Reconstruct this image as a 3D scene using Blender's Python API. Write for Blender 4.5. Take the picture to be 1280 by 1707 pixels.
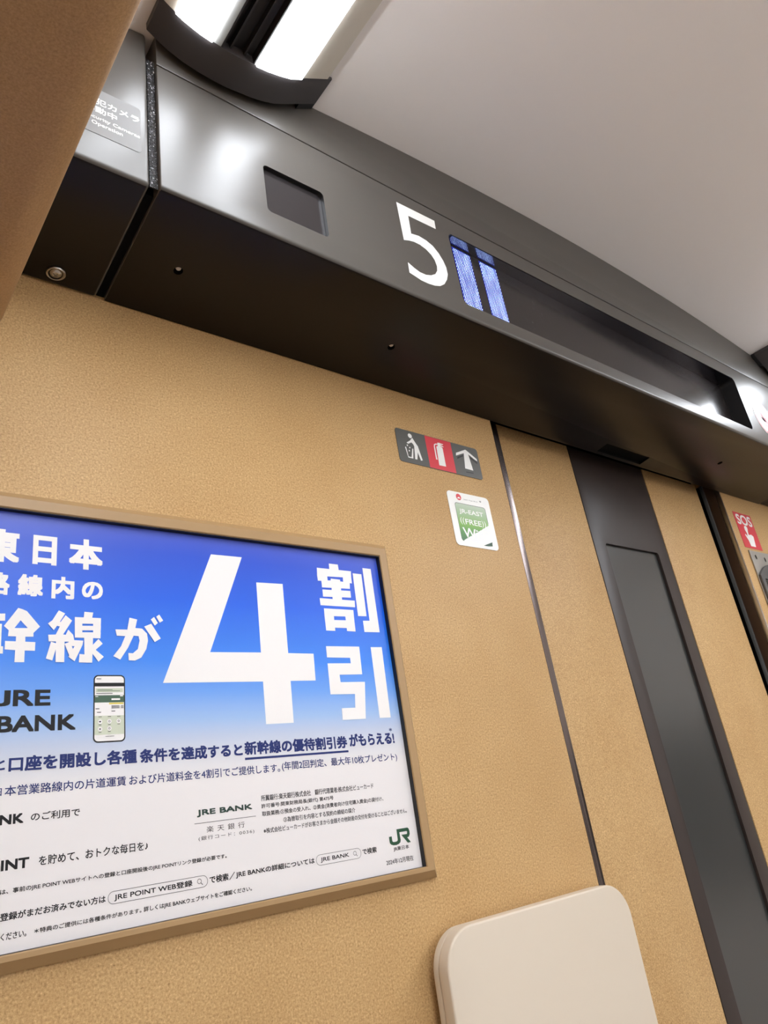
import bpy, bmesh, math, random
from mathutils import Matrix, Vector

SC = bpy.context.scene
COL = SC.collection
for o in list(bpy.data.objects):
    bpy.data.objects.remove(o)

# ------------------------------------------------------------------ camera
cam_d = bpy.data.cameras.new('camera')
cam_d.sensor_width = 36.0
cam_d.sensor_fit = 'VERTICAL'
cam_d.sensor_height = 36.0
cam_d.lens = 1222.0 / 1707.0 * 36.0
cam_d.clip_start = 0.01
cam = bpy.data.objects.new('camera', cam_d)
COL.objects.link(cam)
cam.matrix_world = Matrix(((0.779414, -0.138902, -0.610918, 0.0),
                           (-0.609411, -0.394343, -0.687831, -0.7),
                           (-0.14537, 0.908405, -0.392005, 1.24),
                           (0, 0, 0, 1)))
SC.camera = cam

# ------------------------------------------------------------------ light levels
LAMP = 24.0            # emission of the lamp diffusers along the ceiling
LAMP_COL = (0.95, 1.0, 1.07)
SC.view_settings.view_transform = 'Standard'
SC.view_settings.look = 'None'
SC.view_settings.exposure = 0.0
SC.view_settings.gamma = 1.0
SC.view_settings.use_curve_mapping = False
SC.cycles.max_bounces = 10
SC.cycles.diffuse_bounces = 6
SC.cycles.glossy_bounces = 5
world = bpy.data.worlds.new('world')
SC.world = world
world.use_nodes = True
world.node_tree.nodes['Background'].inputs[0].default_value = (0.9, 0.95, 1, 1)
world.node_tree.nodes['Background'].inputs[1].default_value = 0.02

# ------------------------------------------------------------------ materials
def lin(c):
    return tuple(((v / 255) / 12.92 if v / 255 <= 0.04045 else ((v / 255 + 0.055) / 1.055) ** 2.4) for v in c)

def mat(name, rgb, rough=0.5, metal=0.0, spec=0.5, coat=0.0, coat_rough=0.1, emit=None, estr=0.0):
    m = bpy.data.materials.new(name)
    m.use_nodes = True
    b = m.node_tree.nodes['Principled BSDF']
    c = lin(rgb)
    b.inputs['Base Color'].default_value = (*c, 1)
    b.inputs['Roughness'].default_value = rough
    b.inputs['Metallic'].default_value = metal
    b.inputs['Specular IOR Level'].default_value = spec
    b.inputs['Coat Weight'].default_value = coat
    b.inputs['Coat Roughness'].default_value = coat_rough
    if emit is not None:
        b.inputs['Emission Color'].default_value = (*emit, 1)
        b.inputs['Emission Strength'].default_value = estr
    return m

def nodes(m):
    return m.node_tree.nodes, m.node_tree.links, m.node_tree.nodes['Principled BSDF']

def noise(m, scale, detail=3.0, rough=0.6, stretch=None):
    N, L, b = nodes(m)
    tc = N.new('ShaderNodeTexCoord')
    n = N.new('ShaderNodeTexNoise')
    n.inputs['Scale'].default_value = scale
    n.inputs['Detail'].default_value = detail
    n.inputs['Roughness'].default_value = rough
    if stretch:
        mp = N.new('ShaderNodeMapping')
        mp.inputs['Scale'].default_value = stretch
        L.new(tc.outputs['Object'], mp.inputs['Vector'])
        L.new(mp.outputs[0], n.inputs['Vector'])
    else:
        L.new(tc.outputs['Object'], n.inputs['Vector'])
    return n

def ramp(m, src, stops):
    N, L, b = nodes(m)
    r = N.new('ShaderNodeValToRGB')
    el = r.color_ramp.elements
    while len(el) < len(stops):
        el.new(0.5)
    for e, (p, c) in zip(el, stops):
        e.position = p
        e.color = (*lin(c), 1)
    L.new(src, r.inputs[0])
    return r

def kraft(name):
    m = mat(name, (196, 158, 112), 0.5, spec=0.22)
    N, L, b = nodes(m)
    a = noise(m, 470, 4.0, 0.75)
    r = ramp(m, a.outputs['Fac'], [(0.28, (138, 106, 66)), (0.44, (190, 154, 105)), (0.58, (208, 173, 122)), (0.76, (246, 214, 162))])
    g = noise(m, 9, 2.0, 0.5)
    r2 = ramp(m, g.outputs['Fac'], [(0.3, (246, 242, 237)), (0.7, (255, 255, 255))])
    mx = N.new('ShaderNodeMix'); mx.data_type = 'RGBA'; mx.blend_type = 'MULTIPLY'
    mx.inputs[0].default_value = 1.0
    L.new(r.outputs[0], mx.inputs[6]); L.new(r2.outputs[0], mx.inputs[7])
    L.new(mx.outputs[2], b.inputs['Base Color'])
    bp = N.new('ShaderNodeBump'); bp.inputs['Strength'].default_value = 0.12; bp.inputs['Distance'].default_value = 0.0004
    L.new(a.outputs['Fac'], bp.inputs['Height']); L.new(bp.outputs[0], b.inputs['Normal'])
    return m

def vinyl(name):
    m = mat(name, (170, 134, 94), 0.5, spec=0.3)
    N, L, b = nodes(m)
    a = noise(m, 520, 4.0, 0.7)
    r = ramp(m, a.outputs['Fac'], [(0.3, (156, 120, 82)), (0.5, (172, 136, 95)), (0.7, (186, 150, 108))])
    L.new(r.outputs[0], b.inputs['Base Color'])
    return m

M = {}
M['rack'] = vinyl('brown_speckled_vinyl')
M['hood'] = mat('polished_hood', (150, 150, 158), 0.14, metal=1.0)
M['kraft'] = kraft('kraft_laminate')
M['ceiling'] = mat('ceiling_paint', (247, 243, 241), 0.7, spec=0.2)
M['side'] = mat('side_wall_panel', (236, 230, 222), 0.6)
M['floor'] = mat('floor_carpet', (140, 134, 130), 0.95, spec=0.1)
M['night'] = mat('night_window', (12, 13, 15), 0.06)
M['seat'] = mat('seat_cloth', (92, 96, 88), 0.9, spec=0.1)

def satin(name, rgb, rough, spec=0.45):
    m = mat(name, rgb, rough, spec=spec)
    N, L, b = nodes(m)
    f = noise(m, 1800, 2.0, 0.6)
    bp = N.new('ShaderNodeBump'); bp.inputs['Strength'].default_value = 0.04; bp.inputs['Distance'].default_value = 0.0001
    L.new(f.outputs['Fac'], bp.inputs['Height']); L.new(bp.outputs[0], b.inputs['Normal'])
    return m
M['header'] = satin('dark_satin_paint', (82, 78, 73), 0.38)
M['under'] = satin('brown_black_satin', (15, 9, 8), 0.30, 0.30)
M['cap'] = satin('end_cap_paint', (66, 62, 62), 0.42)
M['black'] = mat('black_plastic', (16, 15, 15), 0.45)
M['gap'] = mat('gap_black', (8, 8, 8), 0.8, spec=0.1)
M['liner'] = mat('recess_liner', (34, 32, 32), 0.35)
M['trim'] = mat('trim_beige', (206, 198, 184), 0.5)
M['trimgrey'] = mat('trim_grey', (150, 150, 146), 0.35)
M['channel'] = mat('black_channel', (34, 30, 31), 0.38)
M['lamp'] = mat('lamp_diffuser', (250, 250, 248), 0.6, emit=LAMP_COL, estr=LAMP)
M['edge'] = mat('polished_edge', (112, 102, 100), 0.24, metal=1.0)
M['steel'] = mat('brushed_steel', (200, 196, 190), 0.3, metal=1.0)
M['steelplate'] = mat('steel_plate', (176, 174, 168), 0.42, metal=0.85)
M['grille'] = mat('grille_grey', (84, 82, 80), 0.5)
M['strip'] = satin('door_strip_brown', (52, 42, 38), 0.46)
M['frost'] = mat('door_glass', (44, 46, 45), 0.3, spec=1.0)
M['reveal'] = mat('reveal_brown', (70, 50, 36), 0.4)
M['rubber'] = mat('grey_rubber', (92, 95, 95), 0.6)
M['tray'] = mat('tray_cream', (216, 203, 184), 0.45, spec=0.4)
M['frame'] = mat('frame_tan', (172, 140, 98), 0.4, spec=0.4)
M['white'] = mat('white_print', (243, 240, 238), 0.45)
M['ink'] = mat('black_print', (16, 15, 18), 0.5, spec=0.3)
M['navy'] = mat('navy_print', (30, 46, 108), 0.5, spec=0.3)
M['green'] = mat('green_print', (24, 74, 46), 0.45)
M['darkgreen'] = mat('bank_green_print', (20, 52, 42), 0.45)
M['grey'] = mat('grey_print', (58, 56, 60), 0.5, spec=0.3)
M['signgrey'] = mat('sign_grey', (92, 92, 88), 0.4)
M['signred'] = mat('sign_red', (216, 62, 72), 0.4)
M['signdark'] = mat('sign_dark_print', (46, 46, 46), 0.45)
M['decal'] = mat('white_decal', (244, 244, 240), 0.4)
M['notice'] = mat('notice_film', (134, 134, 134), 0.6, spec=0.25)
M['screen'] = mat('display_cover', (40, 36, 37), 0.22, spec=0.5)
M['ledfield'] = mat('led_glow', (10, 14, 60), 0.4, emit=(0.008, 0.035, 0.8), estr=0.45)
M['leddot'] = mat('led_dot', (220, 230, 255), 0.4, emit=(0.5, 0.72, 1.0), estr=3.0)
M['ring'] = mat('ring_glare_pink', (224, 120, 132), 0.4)  # sticker red, paled in the colour for the glare on it
M['palemark'] = mat('hand_glare_pale', (186, 168, 170), 0.45)  # hand print, its washing out by glare put into the colour
M['pane'] = mat('viewing_pane', (44, 41, 42), 0.2)
M['phonepale'] = mat('phone_pale', (206, 212, 190), 0.45)
M['phonegreen'] = mat('phone_green', (58, 92, 70), 0.45)
M['phoneyellow'] = mat('phone_yellow', (226, 208, 90), 0.45)

# foam; the glints of its grains are pale cells in the colour
m = M['foam'] = mat('foam_black', (40, 40, 42), 0.35, spec=0.8)
N, L, b = nodes(m)
v = N.new('ShaderNodeTexVoronoi'); v.inputs['Scale'].default_value = 700
tc = N.new('ShaderNodeTexCoord'); L.new(tc.outputs['Object'], v.inputs['Vector'])
bp = N.new('ShaderNodeBump'); bp.inputs['Strength'].default_value = 1.0; bp.inputs['Distance'].default_value = 0.002
L.new(v.outputs['Distance'], bp.inputs['Height']); L.new(bp.outputs[0], b.inputs['Normal'])
sx = N.new('ShaderNodeSeparateColor'); L.new(v.outputs['Color'], sx.inputs[0])
r = ramp(m, sx.outputs[0], [(0.0, (10, 10, 12)), (0.70, (26, 26, 28)), (0.88, (56, 56, 60)), (0.95, (150, 150, 156)), (1.0, (210, 210, 214))])
L.new(r.outputs[0], b.inputs['Base Color'])

# LED dots flicker in brightness
m = M['leddot']; N, L, b = nodes(m)
a = noise(m, 160, 1.0, 0.5, (1.0, 1.0, 0.22))
mr = N.new('ShaderNodeMapRange')
mr.inputs[1].default_value = 0.35; mr.inputs[2].default_value = 0.65
mr.inputs[3].default_value = 1.6; mr.inputs[4].default_value = 6.0
L.new(a.outputs['Fac'], mr.inputs[0]); L.new(mr.outputs[0], b.inputs['Emission Strength'])

# scuffs on the display cover
m = M['screen']; N, L, b = nodes(m)
a = noise(m, 55, 5.0, 0.75, (1.0, 1.0, 0.35))
r = ramp(m, a.outputs['Fac'], [(0.58, (40, 36, 37)), (0.82, (96, 90, 88))])
L.new(r.outputs[0], b.inputs['Base Color'])

# poster sheet: printed blue fading to white (a printed gradient)
m = M['sheet'] = mat('poster_paper', (236, 232, 231), 0.38, spec=0.45)
N, L, b = nodes(m)
tc = N.new('ShaderNodeTexCoord'); sp = N.new('ShaderNodeSeparateXYZ')
L.new(tc.outputs['Object'], sp.inputs[0])
mr = N.new('ShaderNodeMapRange')
mr.inputs[1].default_value = 1.31; mr.inputs[2].default_value = 1.57
L.new(sp.outputs['Z'], mr.inputs[0])
r = ramp(m, mr.outputs[0], [(0.0, (234, 230, 229)), (0.08, (214, 216, 224)), (0.146, (190, 202, 226)), (0.21, (158, 190, 234)), (0.32, (104, 160, 240)),
                            (0.44, (50, 132, 240)), (0.685, (12, 96, 228)), (0.88, (36, 82, 208)), (1.0, (76, 92, 200))])
L.new(r.outputs[0], b.inputs['Base Color'])

# wifi sticker print: green fading downwards, white beyond a ragged diagonal at lower right
m = M['wifi'] = mat('wifi_print', (90, 140, 60), 0.4)
N, L, b = nodes(m)
tc = N.new('ShaderNodeTexCoord'); sp = N.new('ShaderNodeSeparateXYZ'); L.new(tc.outputs['Object'], sp.inputs[0])
mr = N.new('ShaderNodeMapRange'); mr.inputs[1].default_value = 1.614; mr.inputs[2].default_value = 1.677
L.new(sp.outputs['Z'], mr.inputs[0])
r = ramp(m, mr.outputs[0], [(0.0, (40, 104, 52)), (0.25, (76, 142, 52)), (0.45, (122, 174, 66)), (0.7, (150, 182, 128)), (1.0, (186, 202, 180))])
nz = noise(m, 700, 4.0, 0.75)
m1 = N.new('ShaderNodeMath'); m1.operation = 'MULTIPLY_ADD'       # x*k + z
L.new(sp.outputs['X'], m1.inputs[0]); m1.inputs[1].default_value = -0.52; L.new(sp.outputs['Z'], m1.inputs[2])
m2 = N.new('ShaderNodeMath'); m2.operation = 'MULTIPLY_ADD'
L.new(nz.outputs['Fac'], m2.inputs[0]); m2.inputs[1].default_value = 0.007; L.new(m1.outputs[0], m2.inputs[2])
gt = N.new('ShaderNodeMath'); gt.operation = 'GREATER_THAN'; L.new(m2.outputs[0], gt.inputs[0]); gt.inputs[1].default_value = 1.2175
mx = N.new('ShaderNodeMix'); mx.data_type = 'RGBA'
L.new(gt.outputs[0], mx.inputs[0]); mx.inputs[6].default_value = (*lin((240, 242, 240)), 1); L.new(r.outputs[0], mx.inputs[7])
L.new(mx.outputs[2], b.inputs['Base Color'])

# ------------------------------------------------------------------ mesh helpers
AX = {'x': (1, 2, 0), 'y': (0, 2, 1), 'z': (0, 1, 2)}   # (first, second, extrude axis)

def prism(bm, pts, axis, a, b, mi=0):
    """polygon pts in the plane normal to axis, extruded from a to b"""
    i, j, k = AX[axis]
    rows = []
    for w in (a, b):
        row = []
        for p in pts:
            c = [0, 0, 0]; c[i] = p[0]; c[j] = p[1]; c[k] = w
            row.append(bm.verts.new(c))
        rows.append(row)
    n = len(pts); fs = [bm.faces.new(rows[0]), bm.faces.new(rows[1][::-1])]
    for q in range(n):
        fs.append(bm.faces.new((rows[0][q], rows[1][q], rows[1][(q + 1) % n], rows[0][(q + 1) % n])))
    for f in fs: f.material_index = mi
    return bm

def box(bm, x0, x1, y0, y1, z0, z1, mi=0):
    return prism(bm, [(x0, z0), (x1, z0), (x1, z1), (x0, z1)], 'y', y0, y1, mi)

def rrect(x0, z0, x1, z1, r, n=6):
    pts = []
    for cx, cz, a0 in ((x1 - r, z0 + r, -90), (x1 - r, z1 - r, 0), (x0 + r, z1 - r, 90), (x0 + r, z0 + r, 180)):
        for q in range(n + 1):
            a = math.radians(a0 + 90 * q / n)
            pts.append((cx + r * math.cos(a), cz + r * math.sin(a)))
    return pts

def disc(cx, cz, r, n=28, r2=None):
    return [(cx + r * math.cos(2 * math.pi * q / n), cz + (r2 or r) * math.sin(2 * math.pi * q / n)) for q in range(n)]

def flat(bm, pts, y, mi=0):
    f = bm.faces.new([bm.verts.new((p[0], y, p[1])) for p in pts])
    f.material_index = mi
    f.normal_update()
    if f.normal.y > 0: f.normal_flip()

def ringflat(bm, outer, inner, y, mi=0):
    a = [bm.verts.new((p[0], y, p[1])) for p in outer]
    c = [bm.verts.new((p[0], y, p[1])) for p in inner]
    n = len(a)
    for q in range(n):
        f = bm.faces.new((a[q], a[(q + 1) % n], c[(q + 1) % n], c[q])); f.material_index = mi

def line(bm, p, q, w, y, mi=0):
    dx, dz = q[0] - p[0], q[1] - p[1]; l = math.hypot(dx, dz) or 1
    nx, nz = -dz / l * w / 2, dx / l * w / 2
    flat(bm, [(p[0] + nx, p[1] + nz), (q[0] + nx, q[1] + nz), (q[0] - nx, q[1] - nz), (p[0] - nx, p[1] - nz)], y, mi)

def lathe_z(bm, prof, cx, cy, n=32, mi=0):
    rows = [[bm.verts.new((cx + r * math.cos(2 * math.pi * q / n), cy + r * math.sin(2 * math.pi * q / n), z)) for q in range(n)] for r, z in prof]
    for A, B in zip(rows, rows[1:]):
        for q in range(n):
            f = bm.faces.new((A[q], A[(q + 1) % n], B[(q + 1) % n], B[q])); f.material_index = mi
    f = bm.faces.new(rows[-1]); f.material_index = mi
    f = bm.faces.new(rows[0][::-1]); f.material_index = mi

def world_offset(o):
    v = Vector((0, 0, 0))
    while o is not None:
        v += o.location; o = o.parent
    return v

def obj(name, bm, mats, parent=None, bevel=0.0, seg=3, cut=None, smooth=True, recalc=True, kind=None):
    """link a bmesh (built in room coordinates) as one mesh object"""
    if recalc: bmesh.ops.recalc_face_normals(bm, faces=bm.faces)
    me = bpy.data.meshes.new(name); bm.to_mesh(me); bm.free()
    if not isinstance(mats, (list, tuple)): mats = [mats]
    for m in mats: me.materials.append(m)
    o = bpy.data.objects.new(name, me); COL.objects.link(o)
    if bevel or cut is not None:
        if bevel:
            md = o.modifiers.new('b', 'BEVEL'); md.width = bevel; md.segments = seg; md.limit_method = 'ANGLE'; md.angle_limit = math.radians(40)
        cm = None
        if cut is not None:
            bmesh.ops.recalc_face_normals(cut, faces=cut.faces)
            cm = bpy.data.meshes.new('c'); cut.to_mesh(cm); cut.free()
            for m in mats: cm.materials.append(m)
            co = bpy.data.objects.new('c', cm); COL.objects.link(co)
            md = o.modifiers.new('c', 'BOOLEAN'); md.operation = 'DIFFERENCE'; md.solver = 'EXACT'; md.object = co
        bpy.context.view_layer.update()
        dg = bpy.context.evaluated_depsgraph_get()
        ne = bpy.data.meshes.new_from_object(o.evaluated_get(dg))
        o.modifiers.clear()
        if cm is not None: bpy.data.objects.remove(co)
        o.data = ne; ne.name = name
        bpy.data.meshes.remove(me); me = ne
    if smooth:
        for p in me.polygons: p.use_smooth = True
        me.set_sharp_from_angle(angle=math.radians(38))
    if parent is not None:
        o.parent = parent
        o.location = -world_offset(parent)
    if kind: o['kind'] = kind
    return o

def tag(o, label, cat, group=None):
    o['label'] = label; o['category'] = cat
    if group: o['group'] = group
    return o

def thing(name, label, cat, loc, group=None):
    o = bpy.data.objects.new(name, None); o.empty_display_size = 0.05
    COL.objects.link(o); o.location = loc
    return tag(o, label, cat, group)

def struct(name, bm, mats, **k):
    o = obj(name, bm, mats, **k); o['kind'] = 'structure'; return o

# lettering: built in font, turned into flat mesh and fitted to a rectangle in the x/z plane
FC = bpy.data.curves.new('lettering', 'FONT')
FC.resolution_u = 4
FO = bpy.data.objects.new('lettering', FC); COL.objects.link(FO)
_cache = {}
def glyphs(body, sp):
    key = (body, sp)
    if key not in _cache:
        FC.body = body; FC.space_character = sp
        bpy.context.view_layer.update()
        dg = bpy.context.evaluated_depsgraph_get()
        me = bpy.data.meshes.new_from_object(FO.evaluated_get(dg))
        vs = [(v.co.x, v.co.y) for v in me.vertices]
        fs = [tuple(p.vertices) for p in me.polygons]
        bpy.data.meshes.remove(me)
        _cache[key] = (vs, fs)
    return _cache[key]

def lettering(bm, body, x0, z0, x1, z1, y, bold=0.0, sp=1.0, mi=0):
    """bold print is laid down several times, each pass shifted by the extra stroke weight"""
    vs, fs = glyphs(body, sp)
    r = bold * (z1 - z0)
    x0 += r; x1 -= r; z0 += r; z1 -= r
    ax = min(v[0] for v in vs); bx = max(v[0] for v in vs); ay = min(v[1] for v in vs); by = max(v[1] for v in vs)
    sx = (x1 - x0) / (bx - ax); sy = (z1 - z0) / (by - ay)
    shifts = [(0, 0)] if r == 0 else [(r * i, r * j) for i in (-1, 0, 1) for j in (-1, 0, 1) if i or j]
    for k, (dx, dz) in enumerate(shifts):
        nv = [bm.verts.new((x0 + dx + (a - ax) * sx, y - k * 8e-6, z0 + dz + (c - ay) * sy)) for a, c in vs]
        for f in fs:
            q = bm.faces.new([nv[i] for i in f]); q.material_index = mi
            q.normal_update()
            if q.normal.y > 0: q.normal_flip()
    return bm
TEXTS=[
('headline', '東', 0.12797, 1.51324, 0.15855, 1.54592, 0.042, 1.0),
('headline', '日', 0.17008, 1.51397, 0.19167, 1.54364, 0.042, 1.0),
('headline', '本', 0.20291, 1.5129, 0.23542, 1.54487, 0.042, 1.0),
('headline', '路', 0.13099, 1.4817, 0.15189, 1.50305, 0.042, 1.0),
('headline', '線', 0.15864, 1.48203, 0.18056, 1.50323, 0.042, 1.0),
('headline', '内', 0.18802, 1.48125, 0.20859, 1.50345, 0.042, 1.0),
('headline', 'の', 0.21574, 1.48294, 0.23564, 1.50074, 0.042, 1.0),
('wordmark', 'J', 0.14722, 1.38198, 0.15755, 1.39559, 0.045, 1.0),
('wordmark', 'RE', 0.15956, 1.38187, 0.19025, 1.39594, 0.045, 1.0),
('wordmark', 'BANK', 0.14786, 1.36013, 0.21245, 1.37387, 0.045, 1.0),
('slogan', 'と', 0.14762, 1.32972, 0.15609, 1.33872, 0.036, 1.0),
('slogan', '口座を開設し各種', 0.15893, 1.32775, 0.2675, 1.34033, 0.036, 1.0),
('slogan', '条件を達成すると', 0.27015, 1.3273, 0.37631, 1.33984, 0.036, 1.0),
('slogan', '新幹線の優待割引券', 0.37873, 1.32775, 0.50752, 1.34126, 0.036, 1.0),
('slogan', 'がもらえる!', 0.5106, 1.32901, 0.57629, 1.34284, 0.036, 1.0),
('slogan', '*', 0.57031, 1.34321, 0.57475, 1.34708, 0.036, 1.0),
('detail', '日', 0.14966, 1.30964, 0.1547, 1.31557, 0.01, 1.0),
('detail', '本営業路線内の片道運賃', 0.15693, 1.30902, 0.25729, 1.3172, 0.01, 1.0),
('detail', 'および片道料金を4割引でご提供します。', 0.26017, 1.30893, 0.41808, 1.31726, 0.01, 1.0),
('detail', '(年間2回判定、最大年10枚プレゼント)', 0.42044, 1.30891, 0.57626, 1.31857, 0.01, 1.0),
('useA', 'NK', 0.15441, 1.28711, 0.17239, 1.29478, 0.05, 1.0),
('useA', 'のご利用で', 0.17798, 1.28768, 0.21723, 1.29418, 0.012, 1.0),
('useB', 'INT', 0.15716, 1.25306, 0.17796, 1.26087, 0.05, 1.0),
('useB', 'を貯めて、おトクな毎日を♪', 0.18537, 1.25309, 0.27646, 1.26054, 0.012, 1.0),
('note', 'は、事前のJRE POINT WEBサイトへの登録と口座開設後のJRE POINTリンク登録が必要です。', 0.15751, 1.2357, 0.3522, 1.24001, 0.015, 1.0),
('search', '登録がまだお済みでない方は', 0.15847, 1.21743, 0.23929, 1.22301, 0.021, 1.0),
('search', 'JRE POINT WEB登録', 0.2465, 1.21692, 0.31695, 1.22284, 0.018, 1.0),
('search', 'で検索', 0.3338, 1.21709, 0.35279, 1.22328, 0.021, 1.0),
('search', 'JRE BANKの詳細については', 0.36047, 1.21718, 0.44906, 1.22332, 0.021, 1.0),
('search', 'JRE BANK', 0.45641, 1.21719, 0.49228, 1.22214, 0.018, 1.0),
('search', 'で検索', 0.51009, 1.21757, 0.52905, 1.22342, 0.021, 1.0),
('note', 'ください。', 0.15963, 1.20414, 0.17808, 1.20897, 0.012, 1.0),
('note', '＊特典のご提供には各種条件があります。', 0.18375, 1.20463, 0.26967, 1.20833, 0.015, 1.0),
('note', '詳しくはJRE BANKウェブサイトをご確認ください。', 0.27174, 1.20401, 0.37626, 1.20873, 0.015, 1.0),
('green', 'JRE BANK', 0.32409, 1.2748, 0.38271, 1.28136, 0.05, 1.0),
('code', '楽天銀行', 0.33314, 1.26057, 0.37316, 1.2659, 0, 1.9),
('code', '(銀行コード：0036)', 0.32481, 1.25387, 0.38305, 1.25804, 0, 1.25),
('small', '所属銀行:楽天銀行株式会社\u3000銀行代理業者:株式会社ビューカード', 0.39331, 1.28247, 0.53613, 1.28811, 0.012, 1.0),
('small', '許可番号:関東財務局長(銀代) 第475号', 0.39288, 1.27513, 0.48063, 1.27994, 0.012, 1.0),
('small', '取扱業務:①預金の受入れ、②資金(消費者向け住宅購入資金)の貸付け、', 0.3931, 1.2677, 0.54763, 1.2729, 0.012, 1.0),
('small', '③為替取引を内容とする契約の締結の媒介', 0.41689, 1.26022, 0.50717, 1.26523, 0.012, 1.0),
('small', '※株式会社ビューカードがお客さまから金銭その他財産の交付を受けることはございません。', 0.39348, 1.25238, 0.57904, 1.25743, 0.012, 1.0),
('date', 'JR東日本', 0.55237, 1.21493, 0.57477, 1.21981, 0.012, 1.0),
('date', '2024年12月現在', 0.54001, 1.20289, 0.57873, 1.20833, 0.012, 1.0),
('wifi', 'JR-EAST', 0.77272, 1.65836, 0.82528, 1.66798, 0.02, 1),
('wifi', 'FREE', 0.78176, 1.64273, 0.81677, 1.6518, 0.02, 1),
('wifi', '((', 0.7712, 1.6412, 0.78011, 1.65345, 0.0, 1),
('wifi', '))', 0.81792, 1.64161, 0.8269, 1.65347, 0.0, 1),
('wifi', 'Wi-Fi', 0.77226, 1.62014, 0.83159, 1.6365, 0.02, 1),
('wifismall', 'Japan. Free Wi-Fi', 0.78752, 1.68434, 0.81866, 1.68645, 0.0, 1),
('sos', 'SOS', 1.73164, 1.77746, 1.80572, 1.80504, 0.03, 1),
('cam', '防犯カメラ', 0.15885, 1.95915, 0.21651, 1.96873, 0.02, 1),
('cam', '作動中', 0.1586, 1.94692, 0.19271, 1.95607, 0.02, 1),
('cam', 'Security Cameras', 0.15995, 1.93606, 0.21673, 1.94201, 0.015, 1),
('cam', 'in Operation', 0.15948, 1.92748, 0.19863, 1.93392, 0.015, 1),
]
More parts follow.
